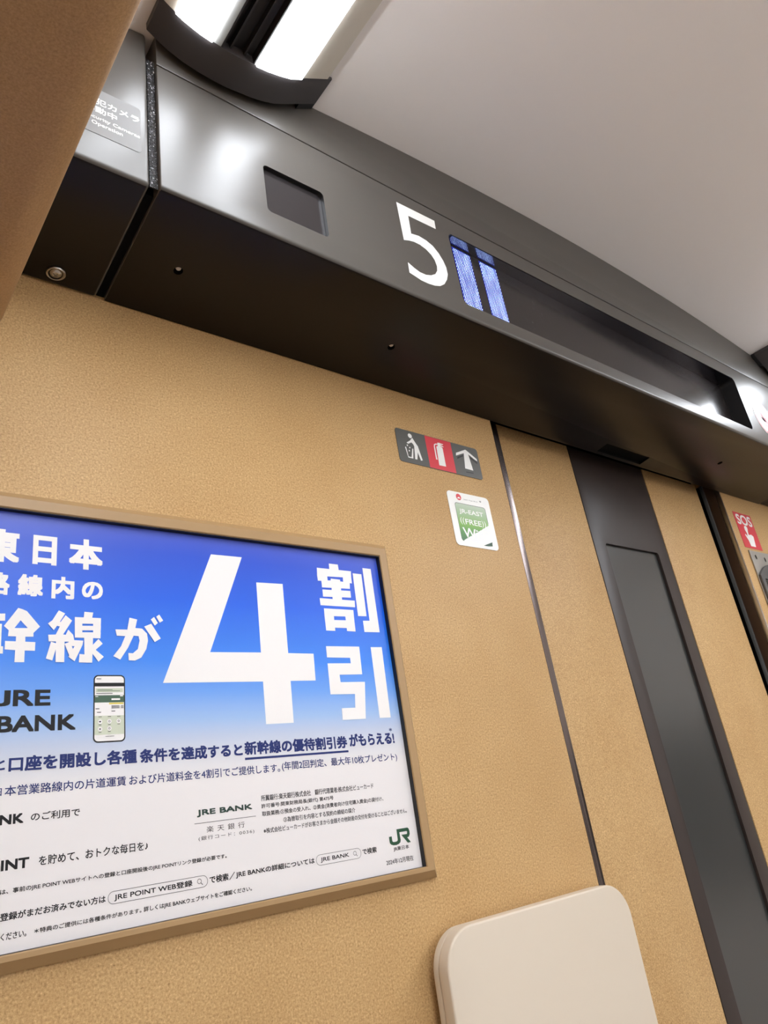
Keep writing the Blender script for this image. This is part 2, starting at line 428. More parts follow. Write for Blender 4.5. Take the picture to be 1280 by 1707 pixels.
POLYS=[
('headline', [(0.35353, 1.54395), (0.39173, 1.54461), (0.34646, 1.43354), (0.40661, 1.43443), (0.40783, 1.51566), (0.44273, 1.51662), (0.44132, 1.43452), (0.47534, 1.43455), (0.47412, 1.40363), (0.44105, 1.40321), (0.43993, 1.35788), (0.40584, 1.35762), (0.40623, 1.40263), (0.29447, 1.40153)]),
('headline', [(0.51265, 1.54927), (0.52635, 1.54937), (0.52659, 1.54168), (0.51231, 1.54129)]),
('headline', [(0.49382, 1.54195), (0.54563, 1.54219), (0.5447, 1.53334), (0.49297, 1.53135)]),
('headline', [(0.49298, 1.53309), (0.50786, 1.5327), (0.50772, 1.52615), (0.49324, 1.52509)]),
('headline', [(0.53165, 1.53318), (0.54474, 1.53435), (0.54456, 1.52583), (0.53124, 1.52669)]),
('headline', [(0.49827, 1.52581), (0.51232, 1.52703), (0.51267, 1.52951), (0.52681, 1.52928), (0.5267, 1.52699), (0.53125, 1.52679), (0.54121, 1.52605), (0.54023, 1.51834), (0.49817, 1.51694)]),
('headline', [(0.51233, 1.51924), (0.52659, 1.51941), (0.52591, 1.50282), (0.51188, 1.50282)]),
('headline', [(0.49836, 1.51427), (0.54049, 1.51559), (0.54025, 1.50674), (0.498, 1.50517)]),
('headline', [(0.4928, 1.50291), (0.54525, 1.50318), (0.54444, 1.49455), (0.49291, 1.49397)]),
('headline', [(0.49728, 1.49031), (0.54117, 1.49077), (0.5407, 1.48209), (0.49687, 1.48095)]),
('headline', [(0.49685, 1.4816), (0.51053, 1.48188), (0.50998, 1.46297), (0.49675, 1.46288)]),
('headline', [(0.52758, 1.48186), (0.54063, 1.48237), (0.54019, 1.46336), (0.52733, 1.46349)]),
('headline', [(0.49749, 1.47607), (0.5405, 1.4773), (0.54003, 1.46731), (0.49708, 1.46684)]),
('headline', [(0.54783, 1.53967), (0.56164, 1.53963), (0.56054, 1.48383), (0.54725, 1.4834)]),
('headline', [(0.5648, 1.54843), (0.57823, 1.5484), (0.57783, 1.46391), (0.55377, 1.46334), (0.55386, 1.47768), (0.56429, 1.47821)]),
('headline', [(0.4938, 1.44386), (0.54259, 1.44465), (0.5415, 1.41092), (0.50828, 1.41027), (0.50848, 1.4016), (0.54392, 1.40195), (0.53803, 1.35891), (0.50496, 1.35858), (0.50558, 1.37176), (0.52494, 1.37197), (0.52694, 1.38768), (0.49224, 1.3877), (0.49318, 1.42342), (0.5266, 1.42403), (0.52664, 1.43063), (0.49332, 1.43048)]),
('headline', [(0.56005, 1.44447), (0.57758, 1.44494), (0.57552, 1.35918), (0.55868, 1.35911)]),
('headline', [(0.15994, 1.47006), (0.16352, 1.46908), (0.16246, 1.45856), (0.15768, 1.45115), (0.16279, 1.45137), (0.16335, 1.43883), (0.1593, 1.43896), (0.15932, 1.44346), (0.15276, 1.44348), (0.15305, 1.44901), (0.14897, 1.4527)]),
('headline', [(0.16352, 1.46908), (0.1674, 1.46744), (0.1791, 1.45341), (0.1737, 1.44725), (0.17384, 1.44372), (0.167, 1.44347), (0.16719, 1.43895), (0.16335, 1.43883), (0.16279, 1.45137), (0.16866, 1.45163), (0.16246, 1.45856)]),
('headline', [(0.1506, 1.43907), (0.17569, 1.43883), (0.17552, 1.43081), (0.16708, 1.43086), (0.16707, 1.42032), (0.15905, 1.42021), (0.15921, 1.43105), (0.15066, 1.43148)]),
('headline', [(0.12839, 1.46297), (0.14952, 1.46417), (0.14964, 1.45752), (0.1288, 1.45648)]),
('headline', [(0.14298, 1.45436), (0.14728, 1.45456), (0.14759, 1.43417), (0.14345, 1.43405)]),
('headline', [(0.13024, 1.43394), (0.14927, 1.43421), (0.1494, 1.42768), (0.13065, 1.42753)]),
('headline', [(0.13407, 1.46834), (0.1397, 1.46842), (0.14095, 1.41971), (0.13549, 1.41964)]),
('headline', [(0.12897, 1.45395), (0.14729, 1.4543), (0.1473, 1.44993), (0.12926, 1.44941)]),
('headline', [(0.12951, 1.44539), (0.1473, 1.44583), (0.14735, 1.44277), (0.1297, 1.44239)]),
('headline', [(0.21824, 1.46972), (0.22653, 1.46949), (0.22553, 1.46383), (0.21768, 1.4637)]),
('headline', [(0.20953, 1.4641), (0.21637, 1.46418), (0.21668, 1.44417), (0.20992, 1.4442)]),
('headline', [(0.22645, 1.46416), (0.2339, 1.46427), (0.23349, 1.44421), (0.22665, 1.44424)]),
('headline', [(0.20953, 1.4641), (0.2339, 1.46427), (0.2338, 1.45837), (0.20965, 1.45778)]),
('headline', [(0.20969, 1.45573), (0.23381, 1.45641), (0.23371, 1.45196), (0.20978, 1.45124)]),
('headline', [(0.20982, 1.44934), (0.23372, 1.45001), (0.23349, 1.44421), (0.20992, 1.4442)]),
('headline', [(0.21833, 1.44559), (0.22664, 1.44561), (0.22599, 1.42061), (0.21388, 1.42071), (0.21438, 1.42866), (0.21884, 1.42835)]),
('headline', [(0.20567, 1.44177), (0.21762, 1.44149), (0.21692, 1.43715), (0.2101, 1.42171), (0.2044, 1.42582), (0.20982, 1.43588), (0.20579, 1.43617)]),
('headline', [(0.23164, 1.44359), (0.23563, 1.43906), (0.22911, 1.43302), (0.23675, 1.42642), (0.2318, 1.42163), (0.22392, 1.43222), (0.22388, 1.43627), (0.22646, 1.4377)]),
('headline', [(0.2477, 1.45366), (0.25939, 1.45387), (0.2616, 1.46615), (0.26935, 1.46467), (0.2674, 1.45592), (0.2742, 1.4555), (0.27912, 1.45066), (0.27999, 1.44351), (0.27811, 1.43493), (0.27302, 1.42639), (0.26671, 1.42323), (0.26051, 1.42341), (0.26017, 1.43059), (0.26472, 1.43041), (0.26965, 1.43472), (0.27145, 1.44324), (0.27053, 1.44776), (0.26561, 1.448), (0.25994, 1.43587), (0.25235, 1.42397), (0.24564, 1.42726), (0.25309, 1.43707), (0.25727, 1.44727), (0.24904, 1.4474)]),
('headline', [(0.27638, 1.45776), (0.28366, 1.461), (0.29322, 1.44611), (0.28687, 1.4423)]),
('headline', [(0.28332, 1.46538), (0.28674, 1.46821), (0.29056, 1.46207), (0.28727, 1.45927)]),
('headline', [(0.28896, 1.46862), (0.29226, 1.47103), (0.29625, 1.46485), (0.29248, 1.46245)]),
('headline', [(0.19494, 1.46974), (0.20068, 1.46705), (0.19553, 1.45752), (0.19101, 1.45059), (0.18567, 1.45664), (0.1895, 1.45992)]),
('headline', [(0.2011, 1.46529), (0.20705, 1.46039), (0.19598, 1.44079), (0.18681, 1.44023), (0.18627, 1.44575), (0.19274, 1.44626), (0.19624, 1.45417), (0.19125, 1.45529), (0.19233, 1.46074), (0.19675, 1.45852)]),
('headline', [(0.18626, 1.44602), (0.1983, 1.44674), (0.20583, 1.44621), (0.20571, 1.44004), (0.18683, 1.4397)]),
('headline', [(0.20382, 1.45153), (0.20835, 1.44658), (0.20974, 1.43989), (0.205, 1.43814), (0.20179, 1.44687)]),
('headline', [(0.19313, 1.44144), (0.19335, 1.42076), (0.20093, 1.42072), (0.20079, 1.44153)]),
('headline', [(0.18891, 1.43952), (0.18495, 1.42379), (0.19052, 1.42206), (0.19457, 1.43783)]),
('headline', [(0.20082, 1.43791), (0.20505, 1.42744), (0.20988, 1.4296), (0.20564, 1.44014)]),
('slogan', [(0.3784, 1.32318), (0.50784, 1.32318), (0.50784, 1.32536), (0.3784, 1.32536)]),
('search', [(0.35343, 1.21736), (0.35398, 1.21699), (0.35965, 1.22294), (0.35909, 1.22331)]),
('rail', [(0.54833, 1.23048), (0.55231, 1.23071), (0.55237, 1.22583), (0.55345, 1.22475), (0.55604, 1.22459), (0.5585, 1.22477), (0.56014, 1.22586), (0.56031, 1.237), (0.57644, 1.23704), (0.57804, 1.23567), (0.57873, 1.23294), (0.57853, 1.23002), (0.57674, 1.22745), (0.57418, 1.22718), (0.57845, 1.2217), (0.57403, 1.22147), (0.56621, 1.23062), (0.57446, 1.23051), (0.57517, 1.23292), (0.57427, 1.23361), (0.56392, 1.23352), (0.56438, 1.22563), (0.56353, 1.22342), (0.5612, 1.22199), (0.55739, 1.22119), (0.5534, 1.22141), (0.55037, 1.22237), (0.54866, 1.22386), (0.54835, 1.22533)]),
('code', [(0.32119, 1.2692700000000001), (0.38611, 1.2692700000000001), (0.38611, 1.26967), (0.32119, 1.26967)]),
('binman', [(0.70146, 1.7753), (0.7062, 1.7675), (0.71017, 1.76212), (0.71135, 1.75575), (0.71493, 1.73897), (0.71121, 1.73762), (0.70737, 1.75123), (0.7039, 1.73799), (0.69959, 1.73797), (0.70227, 1.7611), (0.70078, 1.76407), (0.69787, 1.76636), (0.6907, 1.76233), (0.68771, 1.76407), (0.69549, 1.76913)]),
('binman', [(0.683, 1.75537), (0.68508, 1.7562), (0.68687, 1.73998), (0.69267, 1.73976), (0.69728, 1.75561), (0.69942, 1.75571), (0.69582, 1.73805), (0.68605, 1.73802)]),
('binman', [(0.68684, 1.75986), (0.68875, 1.76101), (0.68995, 1.75873), (0.68804, 1.75758)]),
('binman', [(0.69123, 1.75683), (0.69351, 1.7577), (0.69391, 1.7556), (0.69163, 1.75473)]),
('binman', [(0.68924, 1.75131), (0.69151, 1.75217), (0.69183, 1.7497), (0.68956, 1.74884)]),
('extinguisher', [(0.7504, 1.77112), (0.75695, 1.77341), (0.76173, 1.77236), (0.76386, 1.77071), (0.76342, 1.73787), (0.74887, 1.73743)]),
('extinguisher', [(0.75419, 1.77871), (0.7594, 1.77946), (0.75886, 1.77299), (0.75356, 1.77182)]),
('extinguisher', [(0.75476, 1.779), (0.76677, 1.77857), (0.7657, 1.77705), (0.75869, 1.7765)]),
('extinguisher', [(0.75869, 1.7765), (0.76665, 1.77387), (0.7659, 1.77285), (0.7585, 1.77358)]),
('extinguisher', [(0.75472, 1.77671), (0.75436, 1.7752), (0.7485, 1.77363), (0.74725, 1.77126), (0.74689, 1.75201), (0.74753, 1.74719), (0.74442, 1.74654), (0.7444, 1.75066), (0.74495, 1.76991), (0.74609, 1.77393), (0.74902, 1.77585)]),
('arrow', [(0.79266, 1.76889), (0.81601, 1.77955), (0.81893, 1.77845), (0.8391, 1.76705), (0.83956, 1.76279), (0.83365, 1.76505), (0.82094, 1.77193), (0.82484, 1.7428), (0.80661, 1.74329), (0.8108, 1.77192), (0.79127, 1.76348)]),
('pictodark', [(0.794, 1.76193), (0.80888, 1.76867), (0.8085, 1.76601), (0.79291, 1.7577)]),
('pictodark', [(0.82223, 1.76873), (0.83859, 1.76129), (0.83837, 1.75735), (0.82345, 1.76449)]),
('pictodark', [(0.80755, 1.73773), (0.82432, 1.73895), (0.82388, 1.73734), (0.80735, 1.73618)]),
('sos', [(1.75576, 1.77307), (1.76462, 1.77681), (1.77092, 1.77368), (1.77093, 1.7685), (1.76669, 1.76055), (1.76599, 1.75282), (1.77904, 1.75511), (1.78832, 1.75085), (1.78144, 1.7229), (1.75701, 1.72261), (1.75473, 1.73709), (1.74602, 1.75051), (1.74984, 1.75393), (1.7571, 1.7483), (1.75937, 1.75664), (1.75473, 1.76483)]),
('five', [(0.5857, 2.04218), (0.65909, 2.04375), (0.65822, 2.02723), (0.60459, 2.0256), (0.60303, 1.9916), (0.61736, 1.9944), (0.63123, 1.9927), (0.64312, 1.98784), (0.65255, 1.97822), (0.65869, 1.96708), (0.6619, 1.95604), (0.66179, 1.94363), (0.65752, 1.93229), (0.64966, 1.92091), (0.64, 1.91356), (0.6292, 1.90973), (0.6177, 1.9082), (0.604, 1.9083), (0.59246, 1.91115), (0.58353, 1.91311), (0.58443, 1.93146), (0.59436, 1.9263), (0.60448, 1.92286), (0.61552, 1.92303), (0.62611, 1.92666), (0.63534, 1.9329), (0.64059, 1.94124), (0.64225, 1.95012), (0.6403, 1.96018), (0.63557, 1.96765), (0.62702, 1.97404), (0.61645, 1.97734), (0.60532, 1.97756), (0.59517, 1.97517), (0.58557, 1.97152)]),
('wifigreen', [(0.81169, 1.61082), (0.83279, 1.61884), (0.83179, 1.61189), (0.82099, 1.61076)]),
]
def texts(bm, group, y, mi=0):
    for g, body, x0, z0, x1, z1, bold, sp in TEXTS:
        if g == group: lettering(bm, body, x0, z0, x1, z1, y, bold, sp, mi)
    return bm

def shapes(bm, group, y, mi=0):
    k = 0
    for g, pts in POLYS:
        if g == group:
            k += 1; flat(bm, pts, y - k * 1.2e-5, mi)
    return bm

B = bmesh.new
U = lambda X: 0.7 * X                      # measured units to metres
H = lambda Z: 1.24 + 0.7 * Z
Dp = lambda Y: 0.7 * (Y - 1.0)

# ================================================================== setting
XL, XR, YB = -0.413, 2.60, -12.0
def zc(x):                                 # vaulted ceiling height
    return 1.24 + 0.7 * 1.352 - 0.064 / 0.7 * (x - 0.7 * 1.58) ** 2
ED, DX1 = 0.898, 1.6954                    # door opening

bm = B(); box(bm, XL, ED, 0.0, 0.028, 0, 2.19); struct('wall_front_left', bm, M['kraft'], bevel=0.0012, seg=2)
bm = B(); box(bm, DX1, XR, 0.0, 0.06, 0, 2.19); struct('wall_front_right', bm, M['kraft'], bevel=0.0012, seg=2)
bm = B(); box(bm, ED, DX1, 0.06, 0.075, 0, 2.19); struct('wall_front_back', bm, M['gap'])
bm = B(); box(bm, XL - 0.05, XL, YB, 0.06, 0, 2.19); struct('wall_left', bm, M['side'])
bm = B(); box(bm, XR, XR + 0.05, YB, 0.06, 0, 2.19); struct('wall_right', bm, M['side'])
bm = B(); box(bm, XL, XR, YB - 0.05, YB, 0, 2.19); struct('wall_back', bm, M['kraft'])
bm = B(); box(bm, XL - .05, XR + .05, YB - 0.05, 0.075, -0.05, 0); struct('floor', bm, M['floor'])
bm = B()
n = 48
xs = [XL - 0.05 + (XR - XL + 0.1) * q / n for q in range(n + 1)]
prism(bm, [(x, zc(x)) for x in xs] + [(x, 2.26) for x in reversed(xs)], 'y', YB - 0.05, 0.075)
struct('ceiling', bm, M['ceiling'])

for k in range(5):                         # dark windows at night along both sides
    for s, x in ((0, XL), (1, XR)):
        bm = B(); y0 = -0.55 - 1.04 * k
        prism(bm, rrect(y0 - 0.62, 0.85, y0, 1.42, 0.08), 'x', x + (0.0003 if s == 0 else -0.0053), x + (0.0053 if s == 0 else -0.0003))
        struct('window_%d' % (2 * k + s + 1), bm, M['night'])

# sliding door, set back behind the left wall panel
door = bpy.data.objects.new('door_1', None); COL.objects.link(door); door.location = (1.22, 0.03, 0); door['kind'] = 'structure'
yd = 0.0315
bm = B(); box(bm, 0.905, 1.158, yd, yd + 0.024, 0.01, 1.88); box(bm, 1.4225, 1.649, yd, yd + 0.024, 0.01, 1.88)
obj('door_panel', bm, M['kraft'], door, bevel=0.0015, seg=2)
bm = B(); box(bm, 1.1605, 1.4205, yd + 0.0005, yd + 0.024, 0.012, 1.879)
cut = B(); prism(cut, rrect(1.198, 0.5, 1.382, 1.6755, 0.006), 'y', yd - 0.02, yd + 0.0062)
obj('center_strip', bm, M['strip'], door, bevel=0.001, seg=2, cut=cut)
bm = B(); box(bm, 1.1985, 1.3815, yd + 0.0058, yd + 0.0062, 0.5005, 1.675)
obj('window_pane', bm, M['frost'], door)
bm = B(); box(bm, 1.1575, 1.1610, yd + 0.004, yd + 0.022, 0.012, 1.879); box(bm, 1.4200, 1.4230, yd + 0.004, yd + 0.022, 0.012, 1.879)
obj('groove_backing', bm, M['gap'], door)

# trims and a black gap lining at both sides of the opening
bm = B(); box(bm, ED + 0.0005, 0.9115, 0.012, 0.0278, 0.01, 1.87); struct('trim_1', bm, M['gap'])
bm = B()
cyl = [(0.9202, 0.0172), (0.9245, 0.0166), (0.9295, 0.0166), (0.9335, 0.0171), (0.9335, 0.0275), (0.9202, 0.0275)]
prism(bm, cyl, 'z', 0.01, 1.868); struct('trim_2', bm, M['edge'])
bm = B(); box(bm, DX1 - 0.0022, DX1 - 0.0002, 0.0005, 0.0125, 0.01, 1.888); struct('trim_3', bm, M['steel'], bevel=0.0006, seg=2)
bm = B(); box(bm, DX1 - 0.0015, DX1 - 0.0002, 0.0127, 0.0345, 0.01, 1.888); struct('trim_4', bm, M['reveal'])
bm = B(); box(bm, DX1 - 0.0055, DX1 - 0.0002, 0.0346, 0.0425, 0.01, 1.888); struct('trim_5', bm, M['rubber'], bevel=0.0006)
bm = B(); box(bm, 1.651, DX1 - 0.0002, 0.052, 0.0595, 0.01, 1.888); struct('trim_6', bm, M['gap'])
bm = B(); box(bm, DX1 - 0.0012, DX1 - 0.0002, 0.0428, 0.0516, 0.01, 1.888); struct('trim_7', bm, M['gap'])  # black sheet over the tan side, its colour keeps the gap dark

# ================================================================== bulkhead covers
yf = -0.1701
def paint_under(o):                        # downward faces are brown black, the rest grey
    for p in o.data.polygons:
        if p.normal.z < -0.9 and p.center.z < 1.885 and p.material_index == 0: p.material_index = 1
zt = H(1.179)
hx0, hx1 = 0.2366, 1.893
head = thing('bulkhead_cover', 'long dark grey bulkhead cover over the door, bearing the white number 5', 'overhead cover', (1.06, -0.08, 1.86))
bm = B()
def nose(y, z, r):                         # rounded lower front corner of a cover
    return [(y + r - r * math.cos(a), z + r * 1.05 - r * math.sin(a)) for a in [math.pi / 2 * q / 6 for q in range(7)]]
prism(bm, nose(yf, 1.8752, 0.0055) + [(-0.0006, 1.8545), (-0.0006, zt), (yf, zt)], 'x', hx0, hx1)
cut = B()
prism(cut, rrect(0.684, H(0.9455), 1.5565, H(1.134), 0.010), 'y', yf - 0.03, -0.132, 2)          # display opening
prism(cut, rrect(0.3666, H(0.9597), 0.4535, H(1.0665), 0.006), 'y', yf - 0.03, yf + 0.0062, 2)   # small window
for x, y, r in ((0.2958, -0.0775, 0.0055), (0.6165, -0.0773, 0.0055), (1.5517, -0.0814, 0.0055)):
    prism(cut, disc(x, y, r, 24), 'z', 1.80, 1.885, 3)
prism(cut, [(1.195, -0.034), (1.3440, -0.034), (1.3440, -0.0085), (1.195, -0.0085)], 'z', 1.80, 1.8632, 3)
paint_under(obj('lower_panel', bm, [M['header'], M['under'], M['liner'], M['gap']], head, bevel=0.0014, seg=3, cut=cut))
bm = B()
xs = [hx0 + (hx1 - hx0) * q / 40 for q in range(41)]
prism(bm, [(hx0, H(1.1815)), (hx1, H(1.1815))] + [(x, zc(x) - 0.0004) for x in reversed(xs)], 'y', yf, -0.12)
obj('upper_panel', bm, M['header'], head, bevel=0.0012, seg=2)
bm = B(); box(bm, hx0 + 0.002, hx1 - 0.002, yf + 0.004, -0.1205, zt - 0.0006, H(1.1815) + 0.0006); obj('panel_joint', bm, M['gap'], head)
bm = B(); shapes(bm, 'five', yf - 0.0004); obj('car_number', bm, M['decal'], head, smooth=False)['label'] = 'white number 5'
bm = B(); box(bm, 0.3670, 0.4531, yf + 0.0058, yf + 0.0061, H(0.960), H(1.066)); obj('viewing_pane', bm, M['pane'], head)['label'] = 'small dark rectangular viewing pane'
for x, y in ((0.2958, -0.0775), (0.6165, -0.0773)):
    bm = B(); lathe_z(bm, [(0.0012, 1.8662), (0.0028, 1.8666), (0.0033, 1.8680), (0.0033, 1.884)], x, y - 0.0010, 20)
    obj('screw', bm, M['trim'], head)  # pale beige instead of metal, so the colour carries the glint
bm = B(); box(bm, 1.1955, 1.3435, -0.0335, -0.009, 1.8620, 1.8630); obj('door_sensor', bm, M['gap'], head)

side = thing('bulkhead_cover', 'short dark grey bulkhead cover at the left, half hidden by the luggage rack', 'overhead cover', (-0.09, -0.08, 1.86))
bm = B()
xs = [XL + 0.001 + (0.2272 - XL - 0.001) * q / 12 for q in range(13)]
prism(bm, [(xs[0], 1.876), (xs[-1], 1.876)] + [(x, zc(x) - 0.0006) for x in reversed(xs)], 'y', -0.1668, -0.0006)
for v in bm.verts:
    if v.co.z < 1.88 and v.co.y > -0.1: v.co.z = 1.8545
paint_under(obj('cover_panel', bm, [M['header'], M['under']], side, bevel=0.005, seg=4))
uz = 1.85455 + 0.0178 / 0.1662 * 0.0215     # height of the soffit at the screw
bm = B(); lathe_z(bm, [(0.0104, uz + 0.0008), (0.0104, uz - 0.0006), (0.0098, uz - 0.0014), (0.0088, uz - 0.0014), (0.0068, uz + 0.0004), (0.0066, uz + 0.0008)], 0.1777, -0.0178, 40)
wsh = obj('cup_washer', bm, M['steel'], side)
bm = B(); lathe_z(bm, [(0.0066, uz + 0.0006), (0.0064, uz - 0.0004), (0.0050, uz - 0.0020), (0.0028, uz - 0.0027), (0.0006, uz - 0.0029)], 0.1777, -0.0178, 32)
cut = B()
w, l = 0.0008, 0.0036
cross = [(l, -w), (l, w), (w, w), (w, l), (-w, l), (-w, w), (-l, w), (-l, -w), (-w, -w), (-w, -l), (w, -l), (w, -w)]
c, s = math.cos(0.5), math.sin(0.5)
prism(cut, [(0.1777 + c * u - s * v, -0.0178 + s * u + c * v) for u, v in cross], 'z', 1.850, uz - 0.0010)
obj('screw_head', bm, M['steel'], wsh, cut=cut)

bm = B()
prism(bm, [(-0.1645, 1.8775), (-0.150, 1.892), (-0.0008, 1.892), (-0.0008, 2.075), (-0.1645, 2.075)], 'x', 0.2276, 0.2362)
fo = thing('joint_strip', 'black grainy foam strip filling the joint between the two left bulkhead covers', 'foam strip', (0.232, -0.1, 1.86))
obj('foam', bm, M['foam'], fo)
bm = B(); prism(bm, [(-0.152, 1.8785), (-0.0008, 1.8590), (-0.0008, 1.8915), (-0.152, 1.8915)], 'x', 0.2276, 0.2362)
obj('dark_gap_fill', bm, M['gap'], fo)  # black filler added so the open gap stays dark

# far end: next cover beyond the right joint
end = thing('bulkhead_cover', 'dark grey bulkhead cover at the far right, past the joint over the call unit', 'overhead cover', (2.25, -0.08, 1.86))
bm = B()
xs = [1.901 + (XR - 0.001 - 1.901) * q / 12 for q in range(13)]
prism(bm, [(xs[0], 1.876), (xs[-1], 1.876)] + [(x, zc(x) - 0.0006) for x in reversed(xs)], 'y', -0.1668, -0.0006)
for v in bm.verts:
    if v.co.z < 1.88 and v.co.y > -0.1: v.co.z = 1.8545
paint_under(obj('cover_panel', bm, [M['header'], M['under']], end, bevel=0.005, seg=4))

# ================================================================== LED display
disp = thing('led_display', 'long dark LED destination display with two lit blue columns at its left end', 'display', (1.12, -0.15, H(0.9455)))
def dy(x): return -0.1545 + (x - 0.684) / 0.8725 * 0.0165        # the cover sits slightly askew
bm = B()
x0, x1 = 0.6845, 1.556
prism(bm, rrect(x0, H(0.946), x1, H(1.1324), 0.0102), 'y', 0, 0.004)
for v in bm.verts: v.co.y += dy(v.co.x)
obj('screen', bm, M['screen'], disp)
bm = B(); box(bm, 0.694, 1.546, yf + 0.0012, -0.1372, H(1.1328), H(1.1336)); obj('recess_hood', bm, M['hood'], disp)
za, zb = H(0.949), H(1.1285)
blocks = ((0.7065, 0.7445), (0.7660, 0.8045))
bm = B()
for a, c in blocks:
    f = [(a - .001, za), (c + .001, za), (c + .001, zb), (a - .001, zb)]
    bm.faces.new([bm.verts.new((x, dy(x) - 0.0003, z)) for x, z in f])
obj('lit_field', bm, M['ledfield'], disp)['label'] = 'two glowing blue columns'
bm = B(); pitch = 0.00345
for a, c in blocks:
    nx = 12
    rows = int((zb - za) / (pitch * 0.92))
    for j in range(rows):
        for i in range(nx):
            x = a + (c - a) * (i + (0.25 if j % 2 else 0.75)) / nx
            z = za + pitch * 0.92 * (j + 0.5)
            r = 0.00074
            bm.faces.new([bm.verts.new((x + r * math.cos(k * math.pi / 3), dy(x) - 0.0006, z + r * math.sin(k * math.pi / 3))) for k in range(6)])
o = obj('lit_dots', bm, M['leddot'], disp, smooth=False); o['kind'] = 'stuff'; o['label'] = 'bright white dots in the lit columns'

# ================================================================== ceiling lights
PROF = [(0.317, 1.2345), (0.335, 1.2215), (0.354, 1.2105), (0.380, 1.2015), (0.404, 1.1975), (0.430, 1.1960), (0.455, 1.1965), (0.480, 1.2010), (0.505, 1.2055),
        (0.530, 1.2130), (0.555, 1.2235), (0.577, 1.2385), (0.600, 1.2545), (0.625, 1.2720), (0.652, 1.2905)]
def pz(X):
    for (a, za_), (c, zb_) in zip(PROF, PROF[1:]):
        if a <= X <= c: return za_ + (zb_ - za_) * (X - a) / (c - a)
    return PROF[0][1] if X < PROF[0][0] else PROF[-1][1]
def span(a, c, lift=0.0):
    xs = [a] + [p[0] for p in PROF if a + 1e-4 < p[0] < c - 1e-4] + [c]
    return [(x, pz(x) + lift) for x in xs]
def lamp(mirror, label):
    fx = (lambda X: U(3.11 - X)) if mirror else U
    root = thing('ceiling_light', label, 'ceiling light', (fx(0.47), -3.5, H(1.30)), 'ceiling light strips')
    y0, y1 = Dp(0.685), YB + 0.01
    def strip(name, a, c, m, ya=y0, yb=y1, depth=0.03, lift=0.0, bev=0.0):
        bm = B(); lo = span(a, c, lift)
        pts = [(fx(X), H(Z)) for X, Z in lo] + [(fx(X), min(H(Z + depth), zc(fx(X)) - 0.0005) if H(Z) < zc(fx(X)) - 0.002 else H(Z) + 0.001) for X, Z in reversed(lo)]
        prism(bm, pts, 'y', ya, yb)
        return obj(name, bm, m, root, bevel=bev, seg=2)
    # dark end cap nearest the bulkhead
    bm = B(); lo = span(0.3175, 0.6515)
    prism(bm, [(fx(X), H(Z)) for X, Z in lo] + [(fx(X), zc(fx(X)) - 0.0005) for X, Z in reversed(lo)], 'y', y0 + 0.0004, Dp(0.7445))
    obj('end_cap', bm, M['cap'], root)
    bm = B(); lo = span(0.612, 0.6512)
    prism(bm, [(fx(X), H(Z)) for X, Z in lo] + [(fx(X), zc(fx(X)) - 0.0006) for X, Z in reversed(lo)], 'y', Dp(0.7447), Dp(0.7566))
    obj('end_stop', bm, M['black'], root)
    strip('side_trim', 0.3190, 0.3405, M['trim'])
    strip('diffuser', 0.3408, 0.4018, M['lamp'], lift=-0.004)
    strip('grey_trim', 0.4021, 0.4175, M['trimgrey'])
    strip('diffuser', 0.4835, 0.5780, M['lamp'], lift=-0.004)
    strip('side_trim', 0.5783, 0.6400, M['trim'])
    # recessed black channel with ribs
    bm = B()
    pts = [(0.4178, pz(0.4178)), (0.4205, pz(0.42)), (0.4225, 1.214), (0.432, 1.216), (0.434, 1.206), (0.437, 1.206), (0.439, 1.219), (0.458, 1.221), (0.460, 1.209), (0.463, 1.209), (0.465, 1.220),
           (0.476, 1.219), (0.478, pz(0.478)), (0.4800, pz(0.48)), (0.4800, 1.228), (0.4178, 1.228)]
    prism(bm, [(fx(X), H(Z)) for X, Z in pts], 'y', y0, y1)
    obj('center_channel', bm, M['channel'], root)
    bm = B(); lo = span(0.4803, 0.4832)
    prism(bm, [(fx(X), H(Z)) for X, Z in lo] + [(fx(X), H(Z + 0.02)) for X, Z in reversed(lo)], 'y', y0, y1)
    obj('edge_trim', bm, M['trim'], root)
lamp(False, 'long ceiling light with two white diffusers, above the left end of the bulkhead')
lamp(True, 'ceiling light at the far right, only its dark end cap showing')

# ================================================================== luggage rack
r = 0.035; xc, zcn = 0.0974, 1.80
pts = [(XL + 0.0005, 1.765), (xc, 1.765)] + [(xc + r * math.sin(a), zcn - r * math.cos(a)) for a in [math.pi / 2 * q / 10 for q in range(1, 11)]] + [(xc + r, 1.842), (xc + r - 0.004, 1.846), (XL + 0.0005, 1.846)]
bm = B(); prism(bm, pts, 'y', -5.0, -0.0006)
tag(obj('luggage_rack', bm, M['rack']), 'brown overhead luggage rack with rounded edge, close at upper left', 'luggage rack')

# ================================================================== poster in its frame
fr = thing('picture_frame', 'tan picture frame on the left wall around the blue poster', 'picture frame', (0.33, -0.005, 1.181))
ox0, ox1, oz0, oz1 = 0.035, 0.6105, 1.1812, 1.5852      # base on the wall
inx0, inx1, inz0, inz1 = 0.056, 0.5910, 1.1945, 1.5655
bm = B()
def loop(x0, z0, x1, z1, y): return [bm.verts.new(p) for p in ((x0, y, z0), (x1, y, z0), (x1, y, z1), (x0, y, z1))]
rings = [loop(ox0, oz0, ox1, oz1, -0.0006), loop(ox0, oz0, ox1, oz1, -0.0035), loop(ox0 + .0090, oz0 + .0085, ox1 - .0090, oz1 - .0085, -0.0125),
         loop(inx0 - .001, inz0 - .001, inx1 + .001, inz1 + .001, -0.0125), loop(inx0, inz0, inx1, inz1, -0.0115), loop(inx0, inz0, inx1, inz1, -0.0006)]
rings.append(rings[0])
